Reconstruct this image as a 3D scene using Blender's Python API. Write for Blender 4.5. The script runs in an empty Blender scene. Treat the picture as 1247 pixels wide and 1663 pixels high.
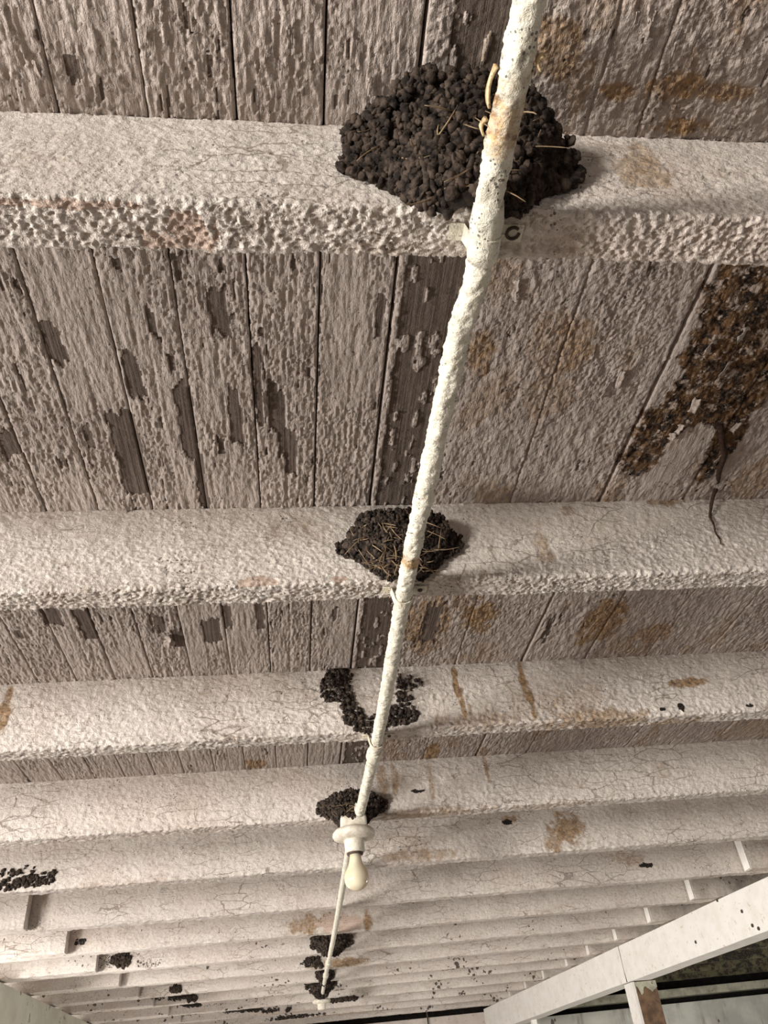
import bpy, bmesh, math, random
import numpy as np
from mathutils import Matrix, Vector

# ------------------------------------------------------------------ camera
CAMZ = 1.55                      # eye height above the floor; the ceiling is low
F_PX, PW, PH = 1260.5, 1247, 1663
_a, _b, _c = math.radians(37.506), math.radians(9.003), math.radians(-6.608)
FW = np.array([math.sin(_b)*math.cos(_a), math.cos(_b)*math.cos(_a), math.sin(_a)])
_r = np.array([math.cos(_b), -math.sin(_b), 0.0])
_u = np.cross(_r, FW)
RT = math.cos(_c)*_r + math.sin(_c)*_u
UP = -math.sin(_c)*_r + math.cos(_c)*_u
C = bpy.context.scene.collection
cam = bpy.data.cameras.new('camera')
cam.sensor_fit = 'AUTO'; cam.sensor_width = 36.0
cam.lens = F_PX/PH*36.0
cam.clip_start = 0.02
camo = bpy.data.objects.new('camera', cam); C.objects.link(camo)
M = Matrix.Identity(4)
for i in range(3):
    M[i][0], M[i][1], M[i][2] = RT[i], UP[i], -FW[i]
M[2][3] = CAMZ
camo.matrix_world = M
bpy.context.scene.camera = camo

# ------------------------------------------------------------------ world, lamps, exposure
sc = bpy.context.scene
sc.view_settings.view_transform = 'Standard'
sc.view_settings.look = 'None'
sc.view_settings.gamma = 1.0
sc.view_settings.use_curve_mapping = False
sc.view_settings.exposure = 0.14
w = bpy.data.worlds.new('overcast'); sc.world = w; w.use_nodes = True
bg = w.node_tree.nodes['Background']
bg.inputs[0].default_value = (0.86, 0.93, 1.0, 1); bg.inputs[1].default_value = 0.23

def area(name, loc, target, sx, sy, power, col):
    l = bpy.data.lights.new(name, 'AREA'); l.shape = 'RECTANGLE'; l.size = sx; l.size_y = sy
    l.energy = power; l.color = col
    o = bpy.data.objects.new(name, l); C.objects.link(o)
    o.location = loc
    o.rotation_euler = (Vector(target)-Vector(loc)).to_track_quat('-Z', 'Y').to_euler()
    return o
area('yard_daylight', (-5.0, -3.4, CAMZ-0.12), (0.2, 1.6, CAMZ+0.65), 1.1, 0.9, 430, (1.0, 0.96, 0.90))
area('open_side_daylight', (-3.6, 0.55, CAMZ-0.45), (0.3, 0.9, CAMZ+0.70), 1.0, 0.45, 148, (1.0, 0.97, 0.93))
area('side_window_daylight', (-1.34, 4.6, CAMZ-0.55), (1.6, 5.0, CAMZ+0.30), 1.4, 0.7, 26, (1.0, 0.96, 0.91))
area('far_window_daylight', (-1.34, 6.4, CAMZ-0.55), (1.6, 6.9, CAMZ+0.30), 1.4, 0.7, 26, (1.0, 0.95, 0.90))

area('eave_daylight', (-2.45, 5.4, CAMZ+0.34), (-1.0, 6.1, CAMZ+0.76), 4.6, 0.22, 42, (1.0, 0.97, 0.92))
area('left_wall_fill', (4.6, 4.6, CAMZ-0.75), (-1.4, 5.6, CAMZ+0.20), 0.9, 0.6, 48, (1.0, 0.98, 0.92))  # added fill lamp with no visible source, brightens the left wall

# ------------------------------------------------------------------ measures (z is above the camera; Z() lifts it)
HB, D, T = 0.65, 0.1505, 0.0511           # underside of joists, depth and thickness of joists
HC = HB + D
JY = [0.383, 1.012, 1.609, 2.208, 2.753, 3.335, 3.876, 4.402, 4.901, 5.390, 5.829, 6.394, 6.90, 7.40, 7.88]
X_WALL, Y_END = -1.37, 8.2
def ray(px, py): return (px-PW/2)/F_PX*RT - (py-PH/2)/F_PX*UP + FW
def on_z(px, py, z): d = ray(px, py); return d*(z/d[2])
def on_y(px, py, y): d = ray(px, py); return d*(y/d[1])

# ------------------------------------------------------------------ noise
def _h(i, j, s):
    n = (i.astype(np.int64)*374761393 + j.astype(np.int64)*668265263 + s*1442695041) & 0xffffffff
    n = ((n ^ (n >> 13))*1274126177) & 0xffffffff
    n = (n ^ (n >> 16)) & 0xffffff
    return n/float(0xffffff)
def vn(x, y, s=0):
    i = np.floor(x); j = np.floor(y); u = x-i; v = y-j
    u = u*u*u*(u*(u*6-15)+10); v = v*v*v*(v*(v*6-15)+10)
    a = _h(i, j, s); b = _h(i+1, j, s); c = _h(i, j+1, s); d = _h(i+1, j+1, s)
    return (a*(1-u)+b*u)*(1-v) + (c*(1-u)+d*u)*v
def fbm(x, y, s=0, o=3, g=0.5):
    t = 0; a = 1; n = 0
    for k in range(o):
        t = t + a*vn(x*2**k+17.3*k, y*2**k+5.1*k, s+k*7); n += a; a *= g
    return t/n
def sst(a, b, x):
    t = np.clip((x-a)/(b-a), 0, 1); return t*t*(3-2*t)

# ------------------------------------------------------------------ mesh helpers
def link(name, me, mat, parent=None, smooth=True):
    o = bpy.data.objects.new(name, me); C.objects.link(o)
    if mat: me.materials.append(mat)
    if parent is not None: o.parent = parent
    if smooth and len(me.polygons): me.polygons.foreach_set('use_smooth', [True]*len(me.polygons))
    return o
def raw_mesh(name, V, Q, attrs=None):
    V = np.asarray(V, np.float32); Q = np.asarray(Q, np.int32)
    me = bpy.data.meshes.new(name)
    me.vertices.add(len(V)); me.vertices.foreach_set('co', V.ravel())
    k = Q.shape[1]
    me.loops.add(Q.size); me.loops.foreach_set('vertex_index', Q.ravel())
    me.polygons.add(len(Q)); me.polygons.foreach_set('loop_start', np.arange(0, Q.size, k, dtype=np.int32))
    me.update(calc_edges=True)
    for n, a in (attrs or {}).items():
        a = np.asarray(a, np.float32)
        if a.ndim == 2:
            at = me.attributes.new(n, 'FLOAT_COLOR', 'POINT'); at.data.foreach_set('color', a.ravel())
        else:
            at = me.attributes.new(n, 'FLOAT', 'POINT'); at.data.foreach_set('value', a)
    return me
def grid_quads(nr, nc, off=0, flip=False):
    i = np.arange(nr*nc).reshape(nr, nc) + off
    q = np.stack([i[:-1, :-1], i[:-1, 1:], i[1:, 1:], i[1:, :-1]], -1).reshape(-1, 4)
    return q[:, ::-1] if flip else q
def bm_mesh(name, bm, bevel=0.0):
    if bevel:
        bmesh.ops.bevel(bm, geom=bm.edges[:], offset=bevel, segments=2, affect='EDGES', profile=0.6)
    bmesh.ops.recalc_face_normals(bm, faces=bm.faces[:])
    me = bpy.data.meshes.new(name); bm.to_mesh(me); bm.free(); return me
def box_bm(x0, x1, y0, y1, z0, z1, bm=None):
    bm = bm or bmesh.new()
    v = [bm.verts.new((x, y, z)) for x in (x0, x1) for y in (y0, y1) for z in (z0, z1)]
    for f in ((0, 1, 3, 2), (4, 6, 7, 5), (0, 4, 5, 1), (2, 3, 7, 6), (0, 2, 6, 4), (1, 5, 7, 3)):
        bm.faces.new([v[k] for k in f])
    return bm
def lathe(name, prof, n=32):
    V = []; m = len(prof)
    for r, z in prof:
        for k in range(n):
            a = 2*math.pi*k/n; V.append((r*math.cos(a), r*math.sin(a), z))
    Q = []
    for i in range(m-1):
        for k in range(n):
            Q.append((i*n+k, i*n+(k+1) % n, (i+1)*n+(k+1) % n, (i+1)*n+k))
    return raw_mesh(name, V, np.array(Q)[:, ::-1])
def tube(name, pts, rad, n=10, rough=0.0, seed=0, attrs=False, freq=140.0):
    P = np.asarray(pts, float); m = len(P)
    rad = np.full(m, rad) if np.isscalar(rad) else np.asarray(rad)
    tg = np.gradient(P, axis=0); tg /= np.linalg.norm(tg, axis=1)[:, None]
    ref = np.array([0, 0, 1.0]) if abs(tg[0][2]) < 0.9 else np.array([1.0, 0, 0])
    A = np.cross(tg, ref); A /= np.linalg.norm(A, axis=1)[:, None]; B = np.cross(tg, A)
    th = np.linspace(0, 2*math.pi, n, endpoint=False)
    L = np.concatenate([[0], np.cumsum(np.linalg.norm(np.diff(P, axis=0), axis=1))])
    R = np.repeat(rad[:, None], n, 1)
    if rough:
        s = np.repeat(L[:, None], n, 1)*freq
        cx, cy = np.cos(th)*1.8+9, np.sin(th)*1.8+9
        nz = fbm(s+cx[None]*1.3, cx[None]*1.5+cy[None]*1.1+s*0.2, seed, 3)
        n2 = np.floor(vn(s*.35+cy[None]*2, cx[None]*2, seed+3)*3)/3
        R = R + rough*(nz-.5)*1.6 + rough*(n2-.33)*0.9
    V = P[:, None] + R[..., None]*(np.cos(th)[None, :, None]*A[:, None] + np.sin(th)[None, :, None]*B[:, None])
    V = V.reshape(-1, 3)
    i = np.arange(m*n).reshape(m, n); j = np.roll(i, -1, 1)
    Q = np.stack([i[:-1], j[:-1], j[1:], i[1:]], -1).reshape(-1, 4)
    V = np.concatenate([V, P[:1], P[-1:]])
    caps = [(i[0, (k+1) % n], i[0, k], m*n, m*n) for k in range(n)] + [(i[-1, k], i[-1, (k+1) % n], m*n+1, m*n+1) for k in range(n)]
    me = bpy.data.meshes.new(name)
    faces = [tuple(q) for q in Q.tolist()] + [c[:3] for c in caps]
    me.from_pydata([tuple(v) for v in V.tolist()], [], faces); me.update()
    return me
def thing(name, label, cat, loc=(0, 0, 0), group=None):
    o = bpy.data.objects.new(name, None); C.objects.link(o); o.location = loc
    o.empty_display_size = 0.05
    o['label'] = label; o['category'] = cat; o['kind'] = 'thing'
    if group: o['group'] = group
    return o
def tag(o, label, cat, group=None):
    o['label'] = label; o['category'] = cat; o['kind'] = 'thing'
    if group: o['group'] = group
    return o
def W(p): return np.array([p[0], p[1], p[2]+CAMZ])

# ------------------------------------------------------------------ materials
class NT:
    def __init__(s, name):
        s.m = bpy.data.materials.new(name); s.m.use_nodes = True
        s.t = s.m.node_tree; s.b = s.t.nodes['Principled BSDF']
        s.co = s.t.nodes.new('ShaderNodeTexCoord').outputs['Object']
    def n(s, t, **kw):
        nd = s.t.nodes.new(t)
        for k, v in kw.items(): setattr(nd, k, v)
        return nd
    def l(s, a, b): s.t.links.new(a, b)
    def mapping(s, scale):
        nd = s.n('ShaderNodeMapping'); nd.inputs['Scale'].default_value = scale; s.l(s.co, nd.inputs[0]); return nd.outputs[0]
    def noise(s, scale, detail=3, rough=0.55, vec=None):
        nd = s.n('ShaderNodeTexNoise'); nd.inputs['Scale'].default_value = scale
        nd.inputs['Detail'].default_value = detail; nd.inputs['Roughness'].default_value = rough
        s.l(vec or s.co, nd.inputs['Vector']); return nd.outputs[0]
    def vor(s, scale, vec=None, feature='F1'):
        nd = s.n('ShaderNodeTexVoronoi', feature=feature); nd.inputs['Scale'].default_value = scale
        s.l(vec or s.co, nd.inputs['Vector']); return nd
    def math(s, op, a, b=None, clamp=False):
        nd = s.n('ShaderNodeMath', operation=op); nd.use_clamp = clamp
        for k, v in ((0, a), (1, b)):
            if v is None: continue
            if isinstance(v, (int, float)): nd.inputs[k].default_value = v
            else: s.l(v, nd.inputs[k])
        return nd.outputs[0]
    def step(s, v, a, b):
        nd = s.n('ShaderNodeMapRange', interpolation_type='SMOOTHSTEP'); s.l(v, nd.inputs[0])
        nd.inputs[1].default_value = a; nd.inputs[2].default_value = b; return nd.outputs[0]
    def mix(s, f, a, b):
        nd = s.n('ShaderNodeMix', data_type='RGBA')
        if isinstance(f, (int, float)): nd.inputs[0].default_value = f
        else: s.l(f, nd.inputs[0])
        for k, v in ((6, a), (7, b)):
            if isinstance(v, tuple): nd.inputs[k].default_value = v + (1,) if len(v) == 3 else v
            else: s.l(v, nd.inputs[k])
        return nd.outputs[2]
    def bump(s, h, strength, dist):
        nd = s.n('ShaderNodeBump'); nd.inputs['Strength'].default_value = strength; nd.inputs['Distance'].default_value = dist
        s.l(h, nd.inputs['Height']); s.l(nd.outputs[0], s.b.inputs['Normal'])
    def fin(s, col, rough=0.8):
        if isinstance(col, tuple): s.b.inputs['Base Color'].default_value = col + (1,)
        else: s.l(col, s.b.inputs['Base Color'])
        s.b.inputs['Roughness'].default_value = rough
        s.b.inputs['Specular IOR Level'].default_value = 0.25
        return s.m

def worn_paint(name, pa, pb, wood_a, wood_b, grain, fine, bump_d, terr, terr_k, cracks=False, algae=False):
    """Old limewash on timber; the 'wear' attribute holds peel, stain, dirt and the share of rot."""
    s = NT(name)
    at = s.n('ShaderNodeAttribute'); at.attribute_name = 'wear'
    sep = s.n('ShaderNodeSeparateColor'); s.l(at.outputs['Color'], sep.inputs[0])
    peel, stain, dirt, rot = sep.outputs[0], sep.outputs[1], sep.outputs[2], at.outputs['Alpha']
    nb = s.noise(9, 4); nm = s.noise(55, 5, 0.65); nf = s.noise(330, 4, 0.65)
    paint = s.mix(s.step(nb, .35, .7), pa, pb)
    if cracks: paint = s.mix(s.math('MULTIPLY', s.step(s.noise(3.3, 4, .6), .50, .72), .28), paint, (0.66, 0.50, 0.42))
    paint = s.mix(s.math('MULTIPLY', s.step(nm, .5, .8), .35), paint, tuple(c*.78 for c in pb))
    gv = s.mapping(grain)
    gr = s.noise(1.0, 4, .6, gv)
    wood = s.mix(s.step(gr, .3, .7), wood_a, wood_b)
    if algae:                         # damp end of the building: green and black growth away from the beam
        sx = s.n('ShaderNodeSeparateXYZ'); s.l(s.co, sx.inputs[0])
        al = s.mix(s.step(s.noise(16, 5, .65), .42, .58), (0.022, 0.019, 0.013), (0.12, 0.115, 0.060))
        paint = s.mix(s.step(s.math('ADD', sx.outputs[0], nb), 2.35, 3.2), paint, al)
    # stains
    sm = s.math('ADD', stain, s.math('MULTIPLY', s.math('SUBTRACT', nm, .5), 1.1))
    sm = s.math('MULTIPLY', s.step(sm, .15, 1.15), s.step(stain, .02, .30))
    st = s.mix(s.step(s.noise(120, 5, .7), .38, .66), (0.44, 0.27, 0.12), (0.13, 0.065, 0.026))
    col = s.mix(s.math('MULTIPLY', sm, .92), paint, st)
    # rot: brown, black and pale crust
    rc = s.mix(s.step(s.noise(42, 7, .72), .42, .58), (0.016, 0.010, 0.007), (0.17, 0.095, 0.045))
    rc = s.mix(s.step(s.noise(62, 6, .66), .54, .60), rc, (0.40, 0.32, 0.265))
    rm = s.step(s.math('ADD', rot, s.math('MULTIPLY', s.math('SUBTRACT', nm, .5), .9)), .35, .60)
    col = s.mix(rm, col, rc)
    # peeled to the wood
    col = s.mix(s.step(peel, .4, .6), col, wood)
    # fine dark mottling over the surface, and larger droppings towards the far end
    col = s.mix(s.math('MULTIPLY', s.step(s.noise(95, 6, .8), .50, .62), .34), col, (0.24, 0.185, 0.15))
    if cracks:
        sy = s.n('ShaderNodeSeparateXYZ'); s.l(s.co, sy.inputs[0])
        wv = s.n('ShaderNodeVectorMath', operation='ADD'); s.l(s.mapping((30, 30, 34)), wv.inputs[0])
        wn = s.n('ShaderNodeTexNoise'); wn.inputs['Scale'].default_value = 60; wn.inputs['Detail'].default_value = 4; s.l(s.co, wn.inputs['Vector']); s.l(wn.outputs['Color'], wv.inputs[1])
        far = s.math('ADD', s.math('MULTIPLY', s.step(sy.outputs[1], 2.2, 6.5), .42), .05)
        lv = s.math('LESS_THAN', s.vor(1.0, wv.outputs[0]).outputs['Distance'], s.math('MULTIPLY', s.step(s.noise(4.5, 4, .6), .47, .68), far))
        col = s.mix(s.math('MULTIPLY', lv, .9), col, (0.045, 0.030, 0.022))
    # fly specks and grime
    vv = s.vor(150); sz = s.noise(23, 3)
    sp = s.math('LESS_THAN', vv.outputs['Distance'], s.math('MULTIPLY', s.step(sz, .46, .75), .33))
    col = s.mix(s.math('MULTIPLY', sp, .75), col, (0.07, 0.05, 0.04))
    dm = s.step(s.math('ADD', dirt, s.math('MULTIPLY', s.math('SUBTRACT', s.noise(140, 4, .7), .5), 1.3)), .48, .60)
    dm = s.math('MULTIPLY', dm, s.step(dirt, .02, .2))
    col = s.mix(dm, col, (0.025, 0.018, 0.014))
    tn = s.noise(1.0, 5, .55, s.mapping(terr))
    ter = s.math('FRACT', s.math('MULTIPLY', tn, 7.0))
    h = s.math('ADD', s.math('MULTIPLY', nf, 1.0), s.math('MULTIPLY', s.noise(fine, 3, .6), .8))
    keep = s.math('SUBTRACT', 1.0, s.step(peel, .4, .6))
    h = s.math('ADD', h, s.math('MULTIPLY', s.math('MULTIPLY', ter, keep), terr_k))
    if cracks:
        cv = s.mapping((9, 9, 34)); nd = s.n('ShaderNodeVectorMath', operation='ADD'); s.l(cv, nd.inputs[0])
        nn = s.n('ShaderNodeTexNoise'); nn.inputs['Scale'].default_value = 14; nn.inputs['Detail'].default_value = 5; s.l(s.co, nn.inputs['Vector']); s.l(nn.outputs['Color'], nd.inputs[1])
        ck = s.math('LESS_THAN', s.vor(1.0, nd.outputs[0], 'DISTANCE_TO_EDGE').outputs['Distance'], s.math('MULTIPLY', s.step(s.noise(7, 3), .46, .74), .030))
        col = s.mix(s.math('MULTIPLY', ck, .55), col, (0.16, 0.11, 0.08))
        h = s.math('SUBTRACT', h, s.math('MULTIPLY', ck, 1.5))
    h = s.math('ADD', h, s.math('MULTIPLY', s.math('MULTIPLY', gr, s.step(peel, .3, .7)), 1.6))
    s.bump(h, 0.9, bump_d)
    return s.fin(col, .85)
MAT_BOARD = worn_paint('flaking_board_paint', (0.50, 0.43, 0.385), (0.43, 0.365, 0.325), (0.085, 0.062, 0.050), (0.170, 0.132, 0.108), (300, 6, 1), 800, 0.0012, (105, 30, 1), 1.1)
MAT_JOIST = worn_paint('crusted_joist_paint', (0.74, 0.675, 0.615), (0.67, 0.60, 0.54), (0.52, 0.39, 0.32), (0.62, 0.49, 0.41), (6, 6, 260), 700, 0.0012, (70, 90, 95), 0.8, True)
MAT_JOIST_DAMP = worn_paint('damp_joist_paint', (0.62, 0.56, 0.50), (0.55, 0.49, 0.44), (0.42, 0.30, 0.24), (0.55, 0.42, 0.34), (6, 6, 260), 700, 0.0012, (70, 90, 95), 0.8, True, True)
def simple(name, a, b, scale, rough=.85, bd=0.0, bs=300, c=None):
    s = NT(name); col = s.mix(s.step(s.noise(scale, 5, .6), .38, .64), a, b)
    if c: col = s.mix(s.step(s.noise(scale*2.7, 5, .65), .60, .68), col, c)
    if bd: s.bump(s.noise(bs, 4, .6), .8, bd)
    return s.fin(col, rough)
MAT_MUD = simple('dried_mud', (0.014, 0.010, 0.008), (0.075, 0.054, 0.041), 95, .95, .0012, 500)
MAT_MUD_BODY = simple('packed_mud', (0.010, 0.007, 0.005), (0.022, 0.016, 0.012), 120, 1.0, .001)
MAT_STRAW = simple('dry_straw', (0.30, 0.22, 0.13), (0.16, 0.10, 0.06), 60, .7)
def pipe_paint():
    s = NT('crusted_pipe_paint')
    n1 = s.noise(45, 5, .65); n2 = s.noise(120, 5, .7); n3 = s.noise(420, 4, .65)
    col = s.mix(s.step(n1, .35, .65), (0.82, 0.78, 0.66), (0.70, 0.65, 0.53))
    col = s.mix(s.math('MULTIPLY', s.step(n2, .56, .66), .75), col, (0.34, 0.34, 0.29))      # zinc showing through
    sx = s.n('ShaderNodeSeparateXYZ'); s.l(s.co, sx.inputs[0]); y = sx.outputs[1]
    rm = None                                                                              # rust at the damp spots
    for yc, wd, k in ((.290, .050, 1.0), (.925, .028, 1.1), (1.03, .05, .5), (1.62, .04, .6), (4.62, .05, .6)):
        g = s.math('MULTIPLY', s.math('SUBTRACT', 1.0, s.step(s.math('ABSOLUTE', s.math('SUBTRACT', y, yc)), .1*wd, wd*1.3)), k)
        rm = g if rm is None else s.math('MAXIMUM', rm, g)
    rm = s.step(s.math('ADD', rm, s.math('MULTIPLY', s.math('SUBTRACT', s.noise(75, 6, .7), .5), 2.0)), .45, 1.25)
    col = s.mix(rm, col, s.mix(s.step(n2, .40, .62), (0.62, 0.42, 0.21), (0.24, 0.12, 0.05)))
    vv = s.vor(190); sp = s.math('LESS_THAN', vv.outputs['Distance'], s.math('MULTIPLY', s.step(s.noise(30, 3), .42, .7), .34))
    col = s.mix(s.math('MULTIPLY', sp, .8), col, (0.06, 0.05, 0.04))
    s.bump(s.math('ADD', s.math('ADD', n3, s.math('MULTIPLY', n2, 1.2)), s.math('FRACT', s.math('MULTIPLY', n1, 6))), .9, .0011)
    return s.fin(col, .6)
MAT_PIPE = pipe_paint()
MAT_PIPE_RUST = simple('rust_stained_pipe_paint', (0.72, 0.58, 0.36), (0.40, 0.24, 0.11), 60, .7, .0012, 260, (0.16, 0.10, 0.06))
MAT_FIX = simple('old_porcelain', (0.78, 0.73, 0.63), (0.62, 0.55, 0.45), 70, .45, .0006, 300)
MAT_BULB = simple('frosted_bulb_glass', (0.80, 0.74, 0.56), (0.72, 0.62, 0.42), 14, .18)
MAT_BULB.node_tree.nodes['Principled BSDF'].inputs['Subsurface Weight'].default_value = 0.3
MAT_BULB.node_tree.nodes['Principled BSDF'].inputs['Specular IOR Level'].default_value = 0.5
MAT_DARK = simple('roof_felt_and_gap_shade', (0.012, 0.010, 0.009), (0.02, 0.017, 0.015), 20, 1)  # roof felt over the boards, also the painted darkness behind the end gap
MAT_BEAM = simple('white_beam_paint', (0.86, 0.83, 0.79), (0.80, 0.76, 0.71), 14, .75, .0008, 240, (0.66, 0.55, 0.45))
MAT_POST = simple('bare_post_timber', (0.20, 0.125, 0.075), (0.11, 0.065, 0.042), 18, .8, .0008, 200)
MAT_FLAKE = simple('loose_paint', (0.50, 0.43, 0.385), (0.36, 0.295, 0.25), 150, .85, .0016, 260)
MAT_PLASTER = simple('pink_white_plaster', (0.66, 0.58, 0.53), (0.55, 0.48, 0.43), 8, .9, .001, 120, (0.40, 0.33, 0.29))
MAT_WALL = simple('lime_green_plaster', (0.78, 0.79, 0.66), (0.68, 0.66, 0.57), 5, .9, .0012, 120, (0.20, 0.17, 0.13))
def grimy():
    s = NT('grimy_end_wall')
    a = s.mix(s.step(s.noise(3, 5, .6), .38, .64), (0.60, 0.60, 0.53), (0.44, 0.43, 0.38))
    st = s.noise(1.0, 5, .65, s.mapping((9, 9, 1.6)))
    a = s.mix(s.math('MULTIPLY', s.step(st, .54, .70), .7), a, (0.22, 0.19, 0.16))
    vv = s.vor(1.0, s.mapping((16, 16, 7))); sp = s.math('LESS_THAN', vv.outputs['Distance'], s.math('MULTIPLY', s.step(s.noise(5, 3), .45, .7), .30))
    a = s.mix(s.math('MULTIPLY', sp, .85), a, (0.07, 0.055, 0.045))
    s.bump(s.noise(90, 4, .6), .8, .002); return s.fin(a, .9)
MAT_END = grimy()
MAT_GROUND = simple('dirt_floor', (0.32, 0.27, 0.23), (0.24, 0.20, 0.17), 3, .95)
MAT_METAL = simple('rusty_steel', (0.10, 0.075, 0.055), (0.05, 0.035, 0.028), 90, .7)
MAT_ROOT = simple('dark_root_bark', (0.028, 0.015, 0.010), (0.06, 0.034, 0.022), 200, .9, .0008, 400)
MAT_RAIL = simple('grey_green_rail', (0.50, 0.49, 0.38), (0.30, 0.29, 0.22), 9, .9, .001, 150, (0.10, 0.09, 0.07))
MAT_MOSS = simple('algae_on_timber', (0.16, 0.17, 0.07), (0.07, 0.065, 0.035), 12, .9, .001, 150, (0.02, 0.018, 0.012))

# ------------------------------------------------------------------ wear maps, in metres on the real surfaces
random.seed(4); rng = np.random.default_rng(11)
# peeled strips on the boards: (pixel at the near end, pixel at the far end, width in px) -> x0, x1, y0, y1
PEEL_PX = [((197, 668), (222, 802), 46), ((288, 622), (316, 742), 26), ((322, 735), (331, 825), 15), ((77, 528), (98, 592), 26), ((345, 462), (362, 542), 30),
 ((371, 628), (390, 722), 20), ((205, 572), (226, 645), 26), ((2, 698), (22, 742), 34), ((272, 572), (284, 600), 10), ((438, 618), (446, 700), 16), ((452, 636), (462, 742), 14),
 ((466, 700), (476, 770), 18), ((280, 412), (292, 452), 18), ((358, 422), (360, 444), 9), ((183, 424), (190, 442), 14), ((237, 500), (252, 540), 14), ((416, 560), (420, 690), 12),
 ((135, 690), (150, 730), 14), ((355, 705), (360, 738), 12), ((78, 990), (90, 1014), 32), ((130, 988), (148, 1036), 27), ((252, 1000), (258, 1026), 24),
 ((286, 1020), (290, 1052), 16), ((338, 1006), (348, 1042), 30), ((420, 980), (424, 1022), 14), ((366, 985), (372, 1020), 14), ((28, 1022), (34, 1036), 10),
 ((104, 90), (132, 140), 24), ((336, 88), (340, 112), 12), ((622, 480), (612, 545), 14), ((300, 2), (306, 40), 12), ((545, 985), (543, 1010), 8),
 ((805, 0), (795, 130), 34), ((740, 425), (722, 560), 18), ((705, 980), (690, 1045), 30), ((650, 985), (625, 1060), 30), ((900, 1000), (880, 1040), 12)]
PEEL = []
for a, b, wd in PEEL_PX:
    A = on_z(*a, HC); B = on_z(*b, HC); c = on_z((a[0]+b[0])/2+wd/2, (a[1]+b[1])/2, HC); c0 = on_z((a[0]+b[0])/2-wd/2, (a[1]+b[1])/2, HC)
    hw = (c[0]-c0[0])/2; xm = (A[0]+B[0])/2
    PEEL.append((xm-hw, xm+hw, A[1], B[1]))
def blob(px, py, rx, ry, k, z=None, y=None):
    f = (lambda a, b: on_z(a, b, z)) if z is not None else (lambda a, b: on_y(a, b, y))
    c = f(px, py); e = f(px+rx, py); g = f(px, py+ry)
    q = 1 if z is not None else 2
    return (c[0], c[q], abs(e[0]-c[0]), abs(g[q]-c[q]), k)
ST_BOARD = [blob(*b, z=HC) for b in [(782, 570, 22, 45, .8), (935, 560, 40, 45, .75), (745, 440, 30, 30, .8), (830, 470, 70, 40, .3), (905, 80, 60, 45, .75), (1010, 150, 40, 18, .95), (1095, 140, 45, 22, .95),
 (1170, 150, 50, 16, .85), (1105, 205, 40, 16, 1.0), (940, 150, 20, 80, .6), (780, 1000, 34, 26, .95), (690, 1010, 44, 50, .8), (980, 1010, 30, 40, .95), (700, 1225, 12, 18, 1.0), (1060, 1030, 26, 18, .8),
 (1225, 1050, 40, 12, .5), (820, 600, 60, 120, .28), (990, 620, 60, 130, .22), (800, 60, 26, 110, .6), (1230, 780, 40, 40, .6), (640, 1235, 30, 20, .5), (1190, 1190, 40, 15, .5), (1120, 60, 120, 60, .2), (415, 1240, 18, 8, .9)]]
ROT = [blob(*b, z=HC) for b in [(1215, 480, 75, 70, 1.0), (1180, 560, 70, 60, 1.0), (1130, 640, 55, 55, .8), (1080, 690, 50, 45, .75), (1040, 740, 42, 40, .62), (1195, 650, 45, 45, .9), (1175, 720, 26, 60, .8), (1240, 600, 40, 60, .9)]]
SMOOTH = [blob(*b, z=HC) for b in [(1078, 752, 34, 38, 1), (1120, 715, 22, 30, 1), (560, 170, 60, 60, .6)]]
def ell(X, Yq, L, wob):
    out = np.zeros_like(X)
    for cx, cy, rx, ry, k in L:
        d = np.sqrt(((X-cx)/(rx*1.15))**2 + ((Yq-cy)/(ry*1.15))**2) + wob*.5
        out = np.maximum(out, k*(1-sst(.55, 1.12, d)))
    return out

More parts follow.
